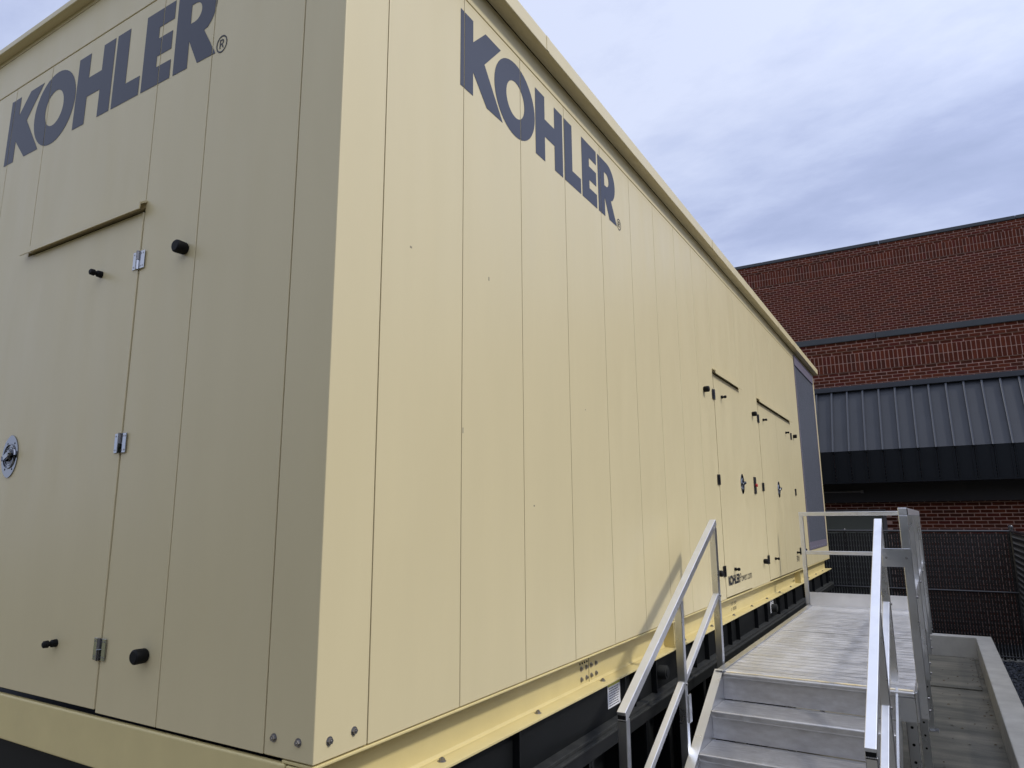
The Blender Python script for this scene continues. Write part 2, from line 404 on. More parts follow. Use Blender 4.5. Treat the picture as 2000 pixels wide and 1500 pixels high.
for wl_, par in (('L', lw), ('U', uw)):
    V, F, MI = [], [], []
    for b in bricks[300:]:
        if b[0] != wl_: continue
        _, y, cx, cz, w, h, p = b
        n = len(V); y0, y1 = y-p, y+0.02
        for yy in (y0, y1):
            for sx, sz in ((-1, -1), (1, -1), (1, 1), (-1, 1)): V.append((cx+sx*w/2, yy, cz+sz*h/2))
        F += [(n, n+1, n+2, n+3), (n, n+4, n+5, n+1), (n+1, n+5, n+6, n+2), (n+2, n+6, n+7, n+3), (n+3, n+7, n+4, n)]
        mi = random.choice((0, 0, 1, 1, 2, 3, 4)); MI += [mi]*5
    me = bpy.data.meshes.new('brick_courses'); me.from_pydata(V, [], F)
    for mm in BR: me.materials.append(mm)
    me.polygons.foreach_set('material_index', MI)
    part('brick_courses', me, par, kind='stuff')
# copings (lapped sections)
for x in range(-8, 13, 3):
    g = MB(); g.box(x, x+2.992, YL-0.07, YL+0.36, 4.485, 4.60, bevel=0.006)
    g.box(x, x+2.992, YL-0.085, YL-0.07, 4.475, 4.487)
    part('coping', g.mesh('coping', M['flash']), bd)
    g = MB(); g.box(x*1.1, x*1.1+3.29, YU-0.07, YU+0.36, 8.595, 8.69, bevel=0.006)
    part('coping', g.mesh('coping', M['flash']), bd)
# awning: top flashing, sloped standing-seam panels, vertical fascia
aw = part('awning', MB().box(-3, 9, 14.62, YL-0.0, 3.36, 3.47, bevel=0.01).mesh('awning', M['awning']), bd)
TOPY, TOPZ, BY, BZ, FZ = 14.70, 3.36, 13.95, 2.02, 1.40
seamx = [1.849 + 0.302*i for i in range(-11, 14)]
pme = None
sl = Vector((0, BY-TOPY, BZ-TOPZ)); nrm = Vector((0, sl.z, -sl.y)).normalized()
g = MB(); W = 0.302
g.poly([(0, TOPY, TOPZ), (W, TOPY, TOPZ), (W, BY, BZ), (0, BY, BZ)], -nrm*0.02 if nrm.z > 0 else nrm*0.02)
pan = g.mesh('roof_panel', M['awning'])
g = MB(); g.bar((0, TOPY, TOPZ), (0, BY-0.012, BZ-0.03), 0.034, 0.10, 0.004); seam = g.mesh('seam_rib', M['ribm'])
g = MB(); g.box(0.004, W-0.004, BY-0.0, BY+0.02, FZ, BZ-0.01); g.box(0.035, 0.05, BY-0.012, BY, FZ, BZ-0.03); g.box(W-0.05, W-0.035, BY-0.012, BY, FZ, BZ-0.03)
fas = g.mesh('fascia_panel', M['fascia'])
for x in seamx:
    part('roof_panel', pan, aw, (x, 0, 0)); part('seam_rib', seam, aw, (x, 0, 0)); part('fascia_panel', fas, aw, (x, 0, 0))
part('drip_edge', MB().box(-3, 9, BY-0.02, BY+0.03, FZ-0.03, FZ-0.002).mesh('drip_edge', M['fascia']), aw)
part('soffit', MB().box(-3, 9, BY+0.035, YL-0.002, FZ-0.02, FZ-0.0).mesh('soffit', M['soffit']), aw)
part('shade_band', MB().box(-3, 9, YL-0.20, YL-0.055, 1.0, FZ-0.021).mesh('shade_band', M['soffit']), bd)  # dark band added to stand for the deep shade above the brick
g = MB(); g.cyl((-1.6, YL-0.24, 1.22), (0.42, YL-0.24, 1.22), 0.018); g.box(0.42, 0.47, YL-0.26, YL-0.201, 1.19, 1.25)
part('conduit', g.mesh('conduit', M['doorframe']), bd)
dr = part('door', MB().box(-2.6, 0.765, YL-0.03, YL-0.013, GZ-0.14, 0.80).mesh('door', M['doorgreen']), bd)
g = MB(); g.box(0.767, 0.83, YL-0.05, YL-0.001, GZ-0.14, 0.86, bevel=0.004); g.box(-2.6, 0.766, YL-0.05, YL-0.001, 0.802, 0.86, bevel=0.004)
part('frame', g.mesh('frame', M['doorframe']), dr)
for zz_ in (0.12, -0.55, -1.1):
    part('panel_joint', MB().box(-2.6, 0.76, YL-0.036, YL-0.031, zz_, zz_+0.02).mesh('panel_joint', M['doorframe']), dr)

# =================================================================== fence
fe = thing('chain_link_fence', 'black chain link fence with privacy slats turning a corner behind the platform', 'fence', (1.5, 12.9, GZ-0.15))
FT, FB, FY, FX = 0.455, -1.62, 12.9, 2.76
def fence_run(origin, du, length, slat_n):
    ox, oy = origin
    # slats
    V, F = [], []
    P = lambda u, n, z: (ox+du[0]*u-du[1]*n, oy+du[1]*u+du[0]*n, z)
    def bx(u0, u1, n0, n1, z0, z1):
        k = len(V)
        for n in (n0, n1):
            for (u, z) in ((u0, z0), (u1, z0), (u1, z1), (u0, z1)): V.append(P(u, n, z))
        for f in ((0, 1, 2, 3), (4, 7, 6, 5), (0, 4, 5, 1), (1, 5, 6, 2), (2, 6, 7, 3), (3, 7, 4, 0)): F.append(tuple(k+i for i in f))
    u = 0.02
    while u < length-0.03:
        j = random.uniform(-.0015, .0015)
        bx(u+j, u+j+0.036, 0.004, 0.012, FB+random.uniform(-.01, .02), FT-0.04+random.uniform(-.008, .008)); u += 0.045
    me = bpy.data.meshes.new('privacy_slats'); me.from_pydata(V, [], F); me.materials.append(M['slat'])
    part('privacy_slats', me, fe, kind='stuff')
    # diamond mesh
    V, F = [], []
    def seg(a, b, r=0.0028):
        a, b = Vector(a), Vector(b); d = (b-a).normalized(); x = d.cross(Vector((du[0], du[1], 0)).cross(Vector((0, 0, 1)))).normalized(); y = d.cross(x)
        k = len(V)
        for c in (a, b):
            for t in range(4):
                an = t*math.pi/2; V.append(tuple(c+x*r*math.cos(an)+y*r*math.sin(an)))
        for t in range(4): F.append((k+t, k+(t+1) % 4, k+4+(t+1) % 4, k+4+t))
    pitch = 0.045; rows = int((FT-0.02-FB)/0.0475)
    nc = int(length/pitch)
    for c in range(nc):
        for r in range(rows):
            z0 = FB+r*0.0475; z1 = z0+0.0475
            ua, ub = (c*pitch+0.0, (c+1)*pitch) if r % 2 == 0 else ((c+1)*pitch, c*pitch)
            na, nb = (-0.004, 0.016) if r % 2 == 0 else (0.016, -0.004)
            seg(P(ua+0.0, na, z0), P(ub, nb, z1))
    me = bpy.data.meshes.new('chain_mesh'); me.from_pydata(V, [], F); me.materials.append(M['wire'])
    part('chain_mesh', me, fe, kind='stuff')
fence_run((-1.2, FY), (1, 0), FX+1.2, 0)
fence_run((FX, FY), (0, -1), FY+5.0, 0)
fence_run((FX, -5.0), (-1, 0), 11.5, 0)
def pipe(name, a, b, r, n=14):
    part(name, MB().cyl(a, b, r, n=n).mesh(name, M['rail'], True), fe)
pipe('top_rail', (-1.2, FY-0.01, FT), (FX, FY-0.01, FT), 0.021)
pipe('top_rail', (FX, FY, FT), (FX, -5.0, FT), 0.021)
pipe('top_rail', (FX, -5.0, FT), (FX-11.5, -5.0, FT), 0.021)
pipe('middle_rail', (-1.2, FY-0.02, -0.545), (FX, FY-0.02, -0.545), 0.018)
pipe('bottom_rail', (-1.2, FY-0.02, FB+0.05), (FX, FY-0.02, FB+0.05), 0.012)
def post(x, y, r, top):
    p = part('fence_post', MB().cyl((0, 0, GZ-0.15), (0, 0, top), r, n=18).mesh('fence_post', M['rail'], True), fe, (x, y, 0))
    part('post_cap', MB().lathe([(0, r*1.12), (0.02, r*1.1), (0.035, r*0.8), (0.042, r*0.2)]).mesh('post_cap', M['rail'], True), p, (x, y, top)).rotation_euler = (R(90)*-1, 0, 0)
post(FX, FY, 0.036, FT+0.06)
post(0.2, FY+0.05, 0.03, FT+0.0)
for q in range(1, 7): post(FX+0.05, FY-q*2.98, 0.03, FT-0.03)
for q in range(1, 5): post(FX-q*2.9, -5.05, 0.03, FT-0.03)
pipe('tension_bar', (FX-0.05, FY-0.028, FB), (FX-0.05, FY-0.028, FT), 0.005, 6)
for q in range(6):
    zt = FB+0.2+q*0.34
    part('band', MB().cyl((FX, FY, zt), (FX, FY, zt+0.022), 0.040, n=18).mesh('band', M['rail'], True), fe)

# =================================================================== generator enclosure
ge = thing('generator_enclosure', 'long cream generator enclosure with big navy lettering on two sides', 'generator', (-1.7, 6, GZ))
WID, LEN, H = 3.42, 12.16, 3.2
def pos(face, u, n, z):   # n outwards
    return (u, -n, z) if face == 'L' else (n, u, z)
RZ = {'L': 0.0, 'R': math.pi/2}
core = part('inner_frame', MB().box(-WID+0.03, -0.028, 0.028, LEN-0.02, -0.003, 3.42).mesh('inner_frame', M['gasket']), ge)
GAP = 0.0045
TH = 0.022
def panelmesh(w, h, bevel=0.0018, th=TH):
    return MB().box(GAP/2, w-GAP/2, 0, th, 0, h, bevel=bevel).mesh('wall_panel', M['paint'], True)
def panel(face, u0, u1, z0, z1, name='wall_panel', recess=0.0, label=None, bevel=0.0018):
    me = panelmesh(u1-u0, z1-z0-GAP, bevel)
    me.name = name
    return part(name, me, ge, pos(face, u0, -recess, z0), RZ[face], label)
# corner post (wraps the corner)
cp = part('corner_post', MB().box(-0.223+GAP/2, 0, 0, 0.237-GAP/2, 0, H-GAP, bevel=0.0035, seg=3).mesh('corner_post', M['paint'], True), ge)
# right (long) side
RU = [0.237, 0.766, 1.294, 1.819, 2.353, 2.879, 3.392, 3.91, 4.42, 4.93]
for a, b in zip(RU, RU[1:]): panel('R', a, b, 0, H)
D1, D1b, D2, D2m, D2b = 4.93, 5.965, 6.895, 7.98, 9.095
DH = 2.075
panel('R', D1, D1b, DH+0.03, H); panel('R', D1b, D2, 0, H); panel('R', D2, D2m, DH+0.03, H); panel('R', D2m, D2b, DH+0.03, H)
panel('R', D2b, 9.955, 0, H)
door1 = panel('R', D1, D1b, 0.012, DH+0.006, 'door', -0.004, label='single door beside the small lettering')
door2 = panel('R', D2, D2m, 0.014, DH+0.006, 'door', -0.004); door3 = panel('R', D2m, D2b, 0.014, DH+0.006, 'door', -0.004)
# around louvre
panel('R', 9.955, 11.98, 0, 0.215); panel('R', 9.955, 11.98, 3.275, H+0.0045 if False else 3.3) if False else None
panel('R', 11.98, LEN, 0, H)
# top strips
part('top_strip', MB().box(-0.022, 0.0, 0.0, LEN, H+0.003, 3.325, bevel=0.003).mesh('top_strip', M['paint'], True), ge)
part('top_strip', MB().box(-WID, -0.0225, 0.0, 0.022, H+0.003, 3.433, bevel=0.003).mesh('top_strip', M['paint'], True), ge)
part('top_strip', MB().box(-WID, -0.0225, 0.0, 0.022, 3.4385, 3.4625, bevel=0.002).mesh('top_strip', M['paint'], True), ge)
# left (short) end
LU = [(-0.798, -0.223), (-1.193, -0.798), (-2.62, -2.223), (-3.197, -2.62), (-WID, -3.197)]
for a, b in LU: panel('L', a, b, 0, H)
panel('L', -2.223, -1.193, DH+0.03, H)
door0 = panel('L', -2.223, -1.193, 0.012, DH+0.012, 'door', -0.004, label='door on the short end under a drip cap')
part('wall_panel', MB().box(-WID, -WID+0.02, 0.02, LEN, 0, 3.3).mesh('wall_panel', M['paint']), ge)
part('wall_panel', MB().box(-WID, -0.02, LEN-0.02, LEN-0.001, 0, 3.3).mesh('wall_panel', M['paint']), ge)
# roof
ro = part('roof', MB().box(-WID-0.02, -0.01, -0.03, LEN+0.010, 3.474, 3.484).mesh('roof', M['paint']), ge)
g = MB(); g.box(0.074, 0.086, -0.03, LEN+0.012, 3.320, 3.413, bevel=0.003); g.box(0.002, 0.071, 0.02, LEN+0.010, 3.329, 3.336)
part('eave_fascia', g.mesh('eave_fascia', M['paint'], True), ro)
g = MB(); g.box(-WID-0.05, -0.0, -0.046, -0.036, 3.462, 3.497, bevel=0.003); g.box(-WID-0.05, -0.0, -0.0355, 0.02, 3.4645, 3.4695)
part('end_fascia', g.mesh('end_fascia', M['paint'], True), ro)
part('eave_fascia', MB().box(-0.1, 0.085, LEN+0.0125, LEN+0.024, 3.320, 3.413).mesh('eave_fascia', M['paint']), ro)
g = MB()
g.box(-0.03, 0.0735, -0.02, LEN+0.011, 3.400, 3.406)
part('roof_edge', g.mesh('roof_edge', M['paint']), ro)
for y in (1.45, 4.9, 8.3):
    part('fascia_splice', MB().box(0.0865, 0.0885, y, y+0.03, 3.322, 3.411).mesh('fascia_splice', M['paint']), ro)

# drip caps over doors
def drip(face, u0, u1, z):
    w = u1-u0+0.03
    g = MB()
    g.poly([(0, 0, 0.046), (0, -0.006, 0.046), (0, -0.036, 0.026), (0, -0.036, -0.004), (0, -0.031, -0.004), (0, -0.031, 0.020), (0, 0, 0.040)], (w, 0, 0))
    part('drip_cap', g.mesh('drip_cap', M['paint']), ge, pos(face, u0-0.015, 0.0, z), RZ[face])
drip('L', -2.223, -1.193, 2.088); drip('R', D1, D1b, 2.082); drip('R', D2, D2b, 2.082)

# --- hinges, bumpers, knobs, latches (built in wall frame, out = -Y)
def hinge_mesh():
    g = MB()
    g.box(-0.041, -0.008, -0.004, 0, -0.041, 0.041, bevel=0.0012)
    g.box(0.008, 0.043, -0.004, 0, -0.041, 0.041, bevel=0.0012)
    g.cyl((-0.001, -0.006, -0.042), (-0.001, -0.006, -0.001), 0.0075, n=12)
    g.cyl((-0.001, -0.006, 0.001), (-0.001, -0.006, 0.042), 0.0075, n=12)
    g.box(-0.01, 0.01, -0.0035, 0, -0.04, 0.04)
    n0 = len(g.bm.faces)
    for sx in (-0.031, 0.018, 0.034):
        for sz in (-0.029, 0.029):
            g.cyl((sx, -0.0045, sz), (sx, -0.0025, sz), 0.0042, n=8)
    g.bm.faces.ensure_lookup_table(); g.mark(1, n0)
    return g.mesh('hinge', [M['steel'], M['bolt']], True)
HM = hinge_mesh()
HM2 = HM.copy(); HM2.materials[0] = M['hingereflect']; HM2.transform(Matrix.Scale(1.14, 4))
g = MB(); g.lathe([(0, 0.022), (0.006, 0.0265), (0.040, 0.0275), (0.046, 0.0265), (0.051, 0.021)], n=24); SM = g.mesh('bumper', M['rubber'], True)
g = MB(); g.lathe([(0, 0.016), (0.02, 0.015), (0.024, 0.010), (0.030, 0.010), (0.034, 0.015), (0.050, 0.014), (0.054, 0.009)], n=20); KM = g.mesh('door_knob', M['rubber'], True)
def latch_mesh():
    g = MB()
    pts = []
    for k in range(40):
        a = 2*math.pi*k/40; 
        rx = 0.075*(abs(math.cos(a))**1.15)*(1 if math.cos(a) > 0 else -1); rz_ = 0.103*(abs(math.sin(a))**0.95)*(1 if math.sin(a) > 0 else -1)
        pts.append((rx, 0, rz_))
    g.poly(pts, (0, -0.005, 0))
    # raised rings of the dish
    n = 32
    for (r0, w, h) in ((0.052, 0.006, 0.006), (0.040, 0.003, 0.003)):
        ring = [[], [], [], []]
        for k in range(n):
            a = 2*math.pi*k/n; c, s = math.cos(a), math.sin(a)
            for q, (rr, yy) in enumerate(((r0-w/2, -0.005), (r0-w/4, -0.005-h), (r0+w/4, -0.005-h), (r0+w/2, -0.005))):
                ring[q].append(g.bm.verts.new((rr*c, yy, rr*s*1.12)))
        for q in range(3):
            for k in range(n): g.bm.faces.new((ring[q][k], ring[q][(k+1) % n], ring[q+1][(k+1) % n], ring[q+1][k]))
    for sx, sz in ((-0.034, 0.062), (0.034, 0.062), (-0.034, -0.062), (0.034, -0.062)):
        g.cyl((sx, -0.0075, sz), (sx, -0.004, sz), 0.005, n=10)
    return g.mesh('latch', M['chrome'], True)
LM = latch_mesh()
g = MB(); g.bar((-0.030, -0.016, -0.012), (0.040, -0.022, 0.014), 0.013, 0.016, 0.004); g.lathe([(0.005, 0.014), (0.016, 0.013), (0.02, 0.009)], n=16); g.lathe([(0.018, 0.012), (0.028, 0.013), (0.033, 0.007)], (0.038, 0, 0.012), n=14)
LH = g.mesh('latch_handle', M['chrome'], True)
g = MB(); g.lathe([(0.0051, 0.037), (0.0058, 0.036), (0.0062, 0.02), (0.0075, 0.018)], n=28); LD = g.mesh('latch_dish', M['dishm'])
def hinge(d, face, u, z): part('hinge', HM if face == 'L' else HM2, d, pos(face, u, 0.004, z), RZ[face])
def latch(d, face, u, z, flip=1):
    l = part('latch', LM, d, pos(face, u, 0.0042, z), RZ[face])
    part('latch_dish', LD, l, pos(face, u, 0.0042, z), RZ[face]); part('latch_handle', LH, l, pos(face, u, 0.0042, z), RZ[face])
def knob(d, face, u, z): part('door_knob', KM, d, pos(face, u, 0.0035, z), RZ[face])
def bumper(face, u, z): part('bumper', SM, ge, pos(face, u, 0, z), RZ[face])
for z in (1.854, 1.05, 0.235): hinge(door0, 'L', -1.193, z)
knob(door0, 'L', -1.487, 1.845); knob(door0, 'L', -1.520, 0.232); latch(door0, 'L', -2.125, 1.042)
bumper('L', -0.866, 1.838); bumper('L', -0.893, 0.238)
for z in (1.873, 1.068, 0.245): hinge(door1, 'R', 4.905, z); hinge(door2, 'R', 6.87, z); hinge(door3, 'R', 9.09, z)
knob(door1, 'R', 5.18, 1.885); knob(door1, 'R', 5.27, 0.24); knob(door2, 'R', 7.14, 1.888); knob(door2, 'R', 7.24, 0.236)
knob(door3, 'R', 8.66, 1.885); knob(door3, 'R', 8.80, 0.238)
bumper('R', 4.59, 1.873); bumper('R', 4.66, 0.242); bumper('R', 6.58, 1.892); bumper('R', 6.62, 0.238); bumper('R', 9.33, 1.896); bumper('R', 9.4, 0.24)
latch(door1, 'R', 5.83, 1.064); latch(door2, 'R', 7.83, 1.068)
# emergency stop plate
es_ = part('stop_plate', MB().box(-0.045, 0.045, -0.012, 0, -0.092, 0.092, bevel=0.003).mesh('stop_plate', M['blacktext']), ge, pos('R', 6.435, 0.0, 1.07), RZ['R'], label='black emergency stop plate with a red button')
part('stop_button', MB().lathe([(0.012, 0.016), (0.024, 0.02), (0.032, 0.016)], n=18).mesh('stop_button', M['red'], True), es_, pos('R', 6.435, 0, 1.07), RZ['R'])
# bolts
def boltm():
    g = MB()
    g.lathe([(0, 0.0135), (0.002, 0.0135)], n=18); g.lathe([(0.002, 0.0095), (0.010, 0.0090)], n=6); g.lathe([(0.010, 0.004), (0.0125, 0.0035)], n=8)
    return g.mesh('bolt', M['bolt'])
BM_ = boltm()
for u, z in ((-0.177, 0.055), (-0.067, 0.056)): part('bolt', BM_, cp, pos('L', u, 0, z), RZ['L'])
for u, z in ((0.063, 0.055), (0.171, 0.058)): part('bolt', BM_, cp, pos('R', u, 0, z), RZ['R'])

# --- lettering (vinyl, cut at the panel seams)
LT = {
 'K': [[(0, 0), (0.105, 0), (0.105, 0.125), (0.225, 0), (0.375, 0), (0.205, 0.225), (0.36, 0.40), (0.215, 0.40), (0.105, 0.285), (0.105, 0.40), (0, 0.40)]],
 'H': [[(0.725, 0), (0.835, 0), (0.835, 0.152), (0.955, 0.152), (0.955, 0), (1.06, 0), (1.06, 0.40), (0.955, 0.40), (0.955, 0.26), (0.835, 0.26), (0.835, 0.40), (0.725, 0.40)]],
 'L': [[(1.08, 0), (1.31, 0), (1.31, 0.10), (1.19, 0.10), (1.19, 0.40), (1.08, 0.40)]],
 'E': [[(1.33, 0), (1.555, 0), (1.555, 0.095), (1.44, 0.095), (1.44, 0.152), (1.55, 0.152), (1.55, 0.246), (1.44, 0.246), (1.44, 0.305), (1.555, 0.305), (1.555, 0.40), (1.33, 0.40)]],
}
def ell(cx, cy, rx, ry, n=40): return [(cx+rx*math.cos(2*math.pi*k/n), cy+ry*math.sin(2*math.pi*k/n)) for k in range(n)]
LT['O'] = [ell(0.507, 0.20, 0.210, 0.212), ell(0.507, 0.20, 0.094, 0.103)]
bowl = [(1.70, 0.40)] + [(1.735+0.135*math.sin(a), 0.265+0.135*math.cos(a)) for a in [R(q) for q in range(0, 150, 12)]]
LT['R'] = [[(1.58, 0), (1.685, 0), (1.685, 0.135), (1.757, 0), (1.885, 0), (1.79, 0.15)] + bowl[::-1] + [(1.58, 0.40)],
           [(1.685, 0.222), (1.685, 0.318)] + [(1.715+0.047*math.sin(a), 0.270+0.048*math.cos(a)) for a in [R(q) for q in range(0, 181, 15)]]]
def flat(loops, scale=(1, 1), off=(0, 0)):
    """tessellated flat sheet in the XZ plane"""
    bm = bmesh.new()
    vv = [[Vector((p[0]*scale[0]+off[0], 0, p[1]*scale[1]+off[1])) for p in l] for l in loops]
    tris = tessellate_polygon([[Vector((v.x, v.z, 0)) for v in l] for l in vv])
    allv = [bm.verts.new(v) for l in vv for v in l]
    for t in tris:
        try: bm.faces.new([allv[i] for i in t])
        except ValueError: pass
    return bm
def cut_at(bm, us, gap=0.006):
    for u in us:
        for s in (-1, 1):
            bmesh.ops.bisect_plane(bm, geom=bm.verts[:]+bm.edges[:]+bm.faces[:], plane_co=(u+s*gap/2, 0, 0), plane_no=(1, 0, 0))
        dead = [f for f in bm.faces if abs(f.calc_center_median().x-u) < gap/2]
        bmesh.ops.delete(bm, geom=dead, context='FACES')
def sheet(bm, name, m):
    r = bmesh.ops.extrude_face_region(bm, geom=bm.faces[:])
    bmesh.ops.translate(bm, verts=[v for v in r['geom'] if isinstance(v, bmesh.types.BMVert)], vec=(0, -0.0006, 0))
    bmesh.ops.recalc_face_normals(bm, faces=bm.faces[:])
    me = bpy.data.meshes.new(name); bm.to_mesh(me); bm.free(); me.materials.append(m); return me
def logo(face, u0, z0, seams):
    for ch in 'KOHLER':
        bm = flat(LT[ch], (1, 1.0125), (u0, z0)); cut_at(bm, seams)
        part('letter', sheet(bm, 'letter', M['navy']), ge, pos(face, 0, 0.0008, 0), RZ[face], label='navy letter %s' % ch)
    # registered mark
    bm = flat([ell(u0+1.925, z0+0.028, 0.036, 0.042, 32), ell(u0+1.925, z0+0.028, 0.030, 0.035, 32)])
    rs = 0.0425/0.4
    b2 = [[(0, 0), (0.06, 0), (0.06, 0.16), (0.12, 0.16), (0.2, 0), (0.27, 0), (0.18, 0.17), (0.25, 0.22), (0.25, 0.34), (0.19, 0.4), (0, 0.4)], [(0.06, 0.22), (0.06, 0.34), (0.17, 0.34), (0.19, 0.31), (0.19, 0.25), (0.17, 0.22)]]
    bb = flat(b2, (rs, rs), (u0+1.911, z0+0.008))
    me = sheet(bm, 'registered_mark', M['blacktext']); me2 = sheet(bb, 'mark_letter', M['blacktext'])
    p = part('registered_mark', me, ge, pos(face, 0, 0.0008, 0), RZ[face])
    part('mark_letter', me2, p, pos(face, 0, 0.0008, 0), RZ[face])
logo('R', 0.735, 2.718, RU)
logo('L', -2.66, 2.718, [-2.62, -2.223, -1.193, -0.798])
# small lettering on the first door
bmn = None
for ch in 'KOHLER':
    sc = 0.435/1.885
    bm = flat([[(p[0], p[1]) for p in l] for l in LT[ch]], (sc, 0.085/0.4), (5.015, 0.106))
    part('small_letter', sheet(bm, 'small_letter', M['blacktext']), door1, pos('R', 0, 0.0048, 0), RZ['R'])
def textmesh(txt, w, h, name, m):
    cu = bpy.data.curves.new('t', 'FONT'); cu.body = txt; cu.size = 1.0
    ob = bpy.data.objects.new('t', cu); COL.objects.link(ob)
    dg = bpy.context.evaluated_depsgraph_get()
    me = bpy.data.meshes.new_from_object(ob.evaluated_get(dg))
    xs = [v.co.x for v in me.vertices]; ys = [v.co.y for v in me.vertices]
    x0, x1, y1 = min(xs), max(xs), max(ys)
    for v in me.vertices: v.co = Vector(((v.co.x-x0)/(x1-x0)*w, 0, v.co.y/y1*h))
    bpy.data.objects.remove(ob); me.name = name; me.materials.clear(); me.materials.append(m)
    return me
part('small_text', textmesh('Power.com', 0.50, 0.078, 'small_text', M['blacktext']), door1, pos('R', 5.462, 0.0052, 0.110), RZ['R'], label='thin black web address lettering')

# louvre
lo = part('louver', MB().box(9.965, 11.97, 0.014, 0.022, 0.225, 3.265).mesh('louver', M['louver']), ge, (0, 0, 0), RZ['R'])
g = MB()
g.box(9.96, 11.975, -0.014, 0.008, 3.11, 3.27); g.box(9.96, 11.975, -0.006, 0.008, 0.22, 0.335)
g.box(9.96, 10.03, -0.006, 0.008, 0.336, 3.109); g.box(11.92, 11.975, -0.006, 0.008, 0.336, 3.109)
part('louver_frame', g.mesh('louver_frame', M['louverframe']), lo, (0, 0, 0), RZ['R'])
g = MB(); y = 10.035
while y < 11.915: g.box(y, y+0.018, 0.0, 0.011, 0.338, 3.107); y += 0.036
part('louver_blades', g.mesh('louver_blades', M['louver']), lo, (0, 0, 0), RZ['R'], kind='stuff')
scm = MB().lathe([(0, 0.010), (0.004, 0.008)], n=10).mesh('screw', M['steel'])
for q in range(9):
    part('screw', scm, lo, pos('R', 9.985, 0.006, 0.3+q*0.355), RZ['R'])
    if q < 8: part('screw', scm, lo, pos('R', 10.1+q*0.27, 0.006, 0.255), RZ['R']); part('screw', scm, lo, pos('R', 10.1+q*0.27, 0.006, 3.235), RZ['R'])

# --- base beam
WX, FXT = -0.075, 0.014
bb = part('base_beam', MB().box(WX-0.012, WX, 0.012, 12.02, -0.184, -0.016).mesh('base_beam', M['beam']), ge)
part('wall_lip', MB().box(-0.14, 0.004, 0.002, LEN, -0.0135, -0.0045, bevel=0.002).mesh('wall_lip', M['beam']), bb)
g = MB(); g.box(WX-0.05, FXT, -0.004, 12.18, -0.196, -0.185, bevel=0.002)
g.poly([(WX, 0.012, -0.184), (WX+0.012, 0.012, -0.184), (WX+0.004, 0.012, -0.180), (WX, 0.012, -0.172)], (0, 12.0, 0))
part('flange', g.mesh('flange', M['beam']), bb)
g = MB(); g.box(-WID, -0.122, -0.004, 0.02, -0.193, -0.014, bevel=0.007, seg=3); part('end_beam', g.mesh('end_beam', M['beam'], True), bb)
g = MB(); g.box(-0.116, -0.004, -0.002, 0.010, -0.183, -0.017, bevel=0.003); part('end_plate', g.mesh('end_plate', M['beam'], True), bb)
g = MB(); g.box(WX, 0.0, -0.004, 0.004, -0.183, -0.015)
stf = g.mesh('stiffener', M['beam'])
for y in (3.42, 8.95): part('stiffener', stf, bb, (0, y, 0))
g = MB(); g.lathe([(0, 0.017), (0.002, 0.017)], n=18); g.lathe([(0.002, 0.012), (0.011, 0.0115)], n=6); g.lathe([(0.011, 0.005), (0.015, 0.005)], n=8)
FBm = g.mesh('flange_bolt', M['bolt'])
for y in [0.70+0.765*i for i in range(15)]:
    b = part('flange_bolt', FBm, bb, (-0.036, y, -0.1848)); b.rotation_euler = (R(-90), 0, random.uniform(0, 1))
for y in (2.03, 2.096, 2.16, 2.225):
    for z in (-0.090, -0.145): part('bolt', BM_, bb, pos('R', y, WX, z), RZ['R'])
dm = MB().lathe([(0, 0.006), (0.003, 0.005)], n=10).mesh('rivet', M['rubber'])
for y in (2.015, 2.045, 2.075, 2.105): part('rivet', dm, bb, pos('R', y, WX, -0.062), RZ['R'])
part('splice_seam', MB().box(WX-0.001, WX+0.0012, 2.128, 2.131, -0.18, -0.016).mesh('splice_seam', M['rubber']), bb)
# labels on beam
def label_plate(par, face_x, y0, y1, z0, z1, lines, yellow=False):
    p = part('label_plate', MB().box(face_x, face_x+0.0015, y0, y1, z0, z1).mesh('label_plate', M['white']), par)
    if yellow: part('label_header', MB().box(face_x+0.0015, face_x+0.002, y0+0.004, y1-0.004, z1-0.03, z1-0.003).mesh('label_header', M['yellow']), p)
    n = lines; hh = (z1-z0-(0.04 if yellow else 0.012))/n
    g = MB()
    for i in range(n):
        zt = z1-(0.036 if yellow else 0.008)-i*hh
        y = y0+0.02
        while y < y1-0.03:
            w = random.uniform(0.012, 0.035); g.box(face_x+0.0015, face_x+0.0021, y, min(y+w, y1-0.018), zt-hh*0.55, zt-hh*0.22); y += w+0.006
    part('label_text', g.mesh('label_text', M['blacktext']), p, kind='stuff')
part('beam_marking', textmesh('1D 50', 0.20, 0.030, 'beam_marking', M['blacktext']), bb, (WX+0.001, 5.36, -0.108), RZ['R'])
part('beam_marking', textmesh('1 000', 0.20, 0.030, 'beam_marking', M['blacktext']), bb, (WX+0.001, 5.36, -0.157), RZ['R'])
part('beam_marking', textmesh('1D 50', 0.20, 0.026, 'beam_marking', M['blacktext']), bb, (WX+0.001, 8.70, -0.108), RZ['R'])
part('beam_marking', textmesh('1 000', 0.20, 0.026, 'beam_marking', M['blacktext']), bb, (WX+0.001, 8.70, -0.157), RZ['R'])
g = MB()
for i, (a, b) in enumerate(((8.74, 8.9), (8.74, 8.92), (8.75, 8.91), (8.74, 8.88))): g.box(a, b, -0.0006, 0, 0.178-i*0.019, 0.188-i*0.019)
g.box(8.94, 8.955, -0.0006, 0, 0.11, 0.19)
part('door_marking', g.mesh('door_marking', M['blacktext']), door3, pos('R', 0, 0.0048, 0), RZ['R'])

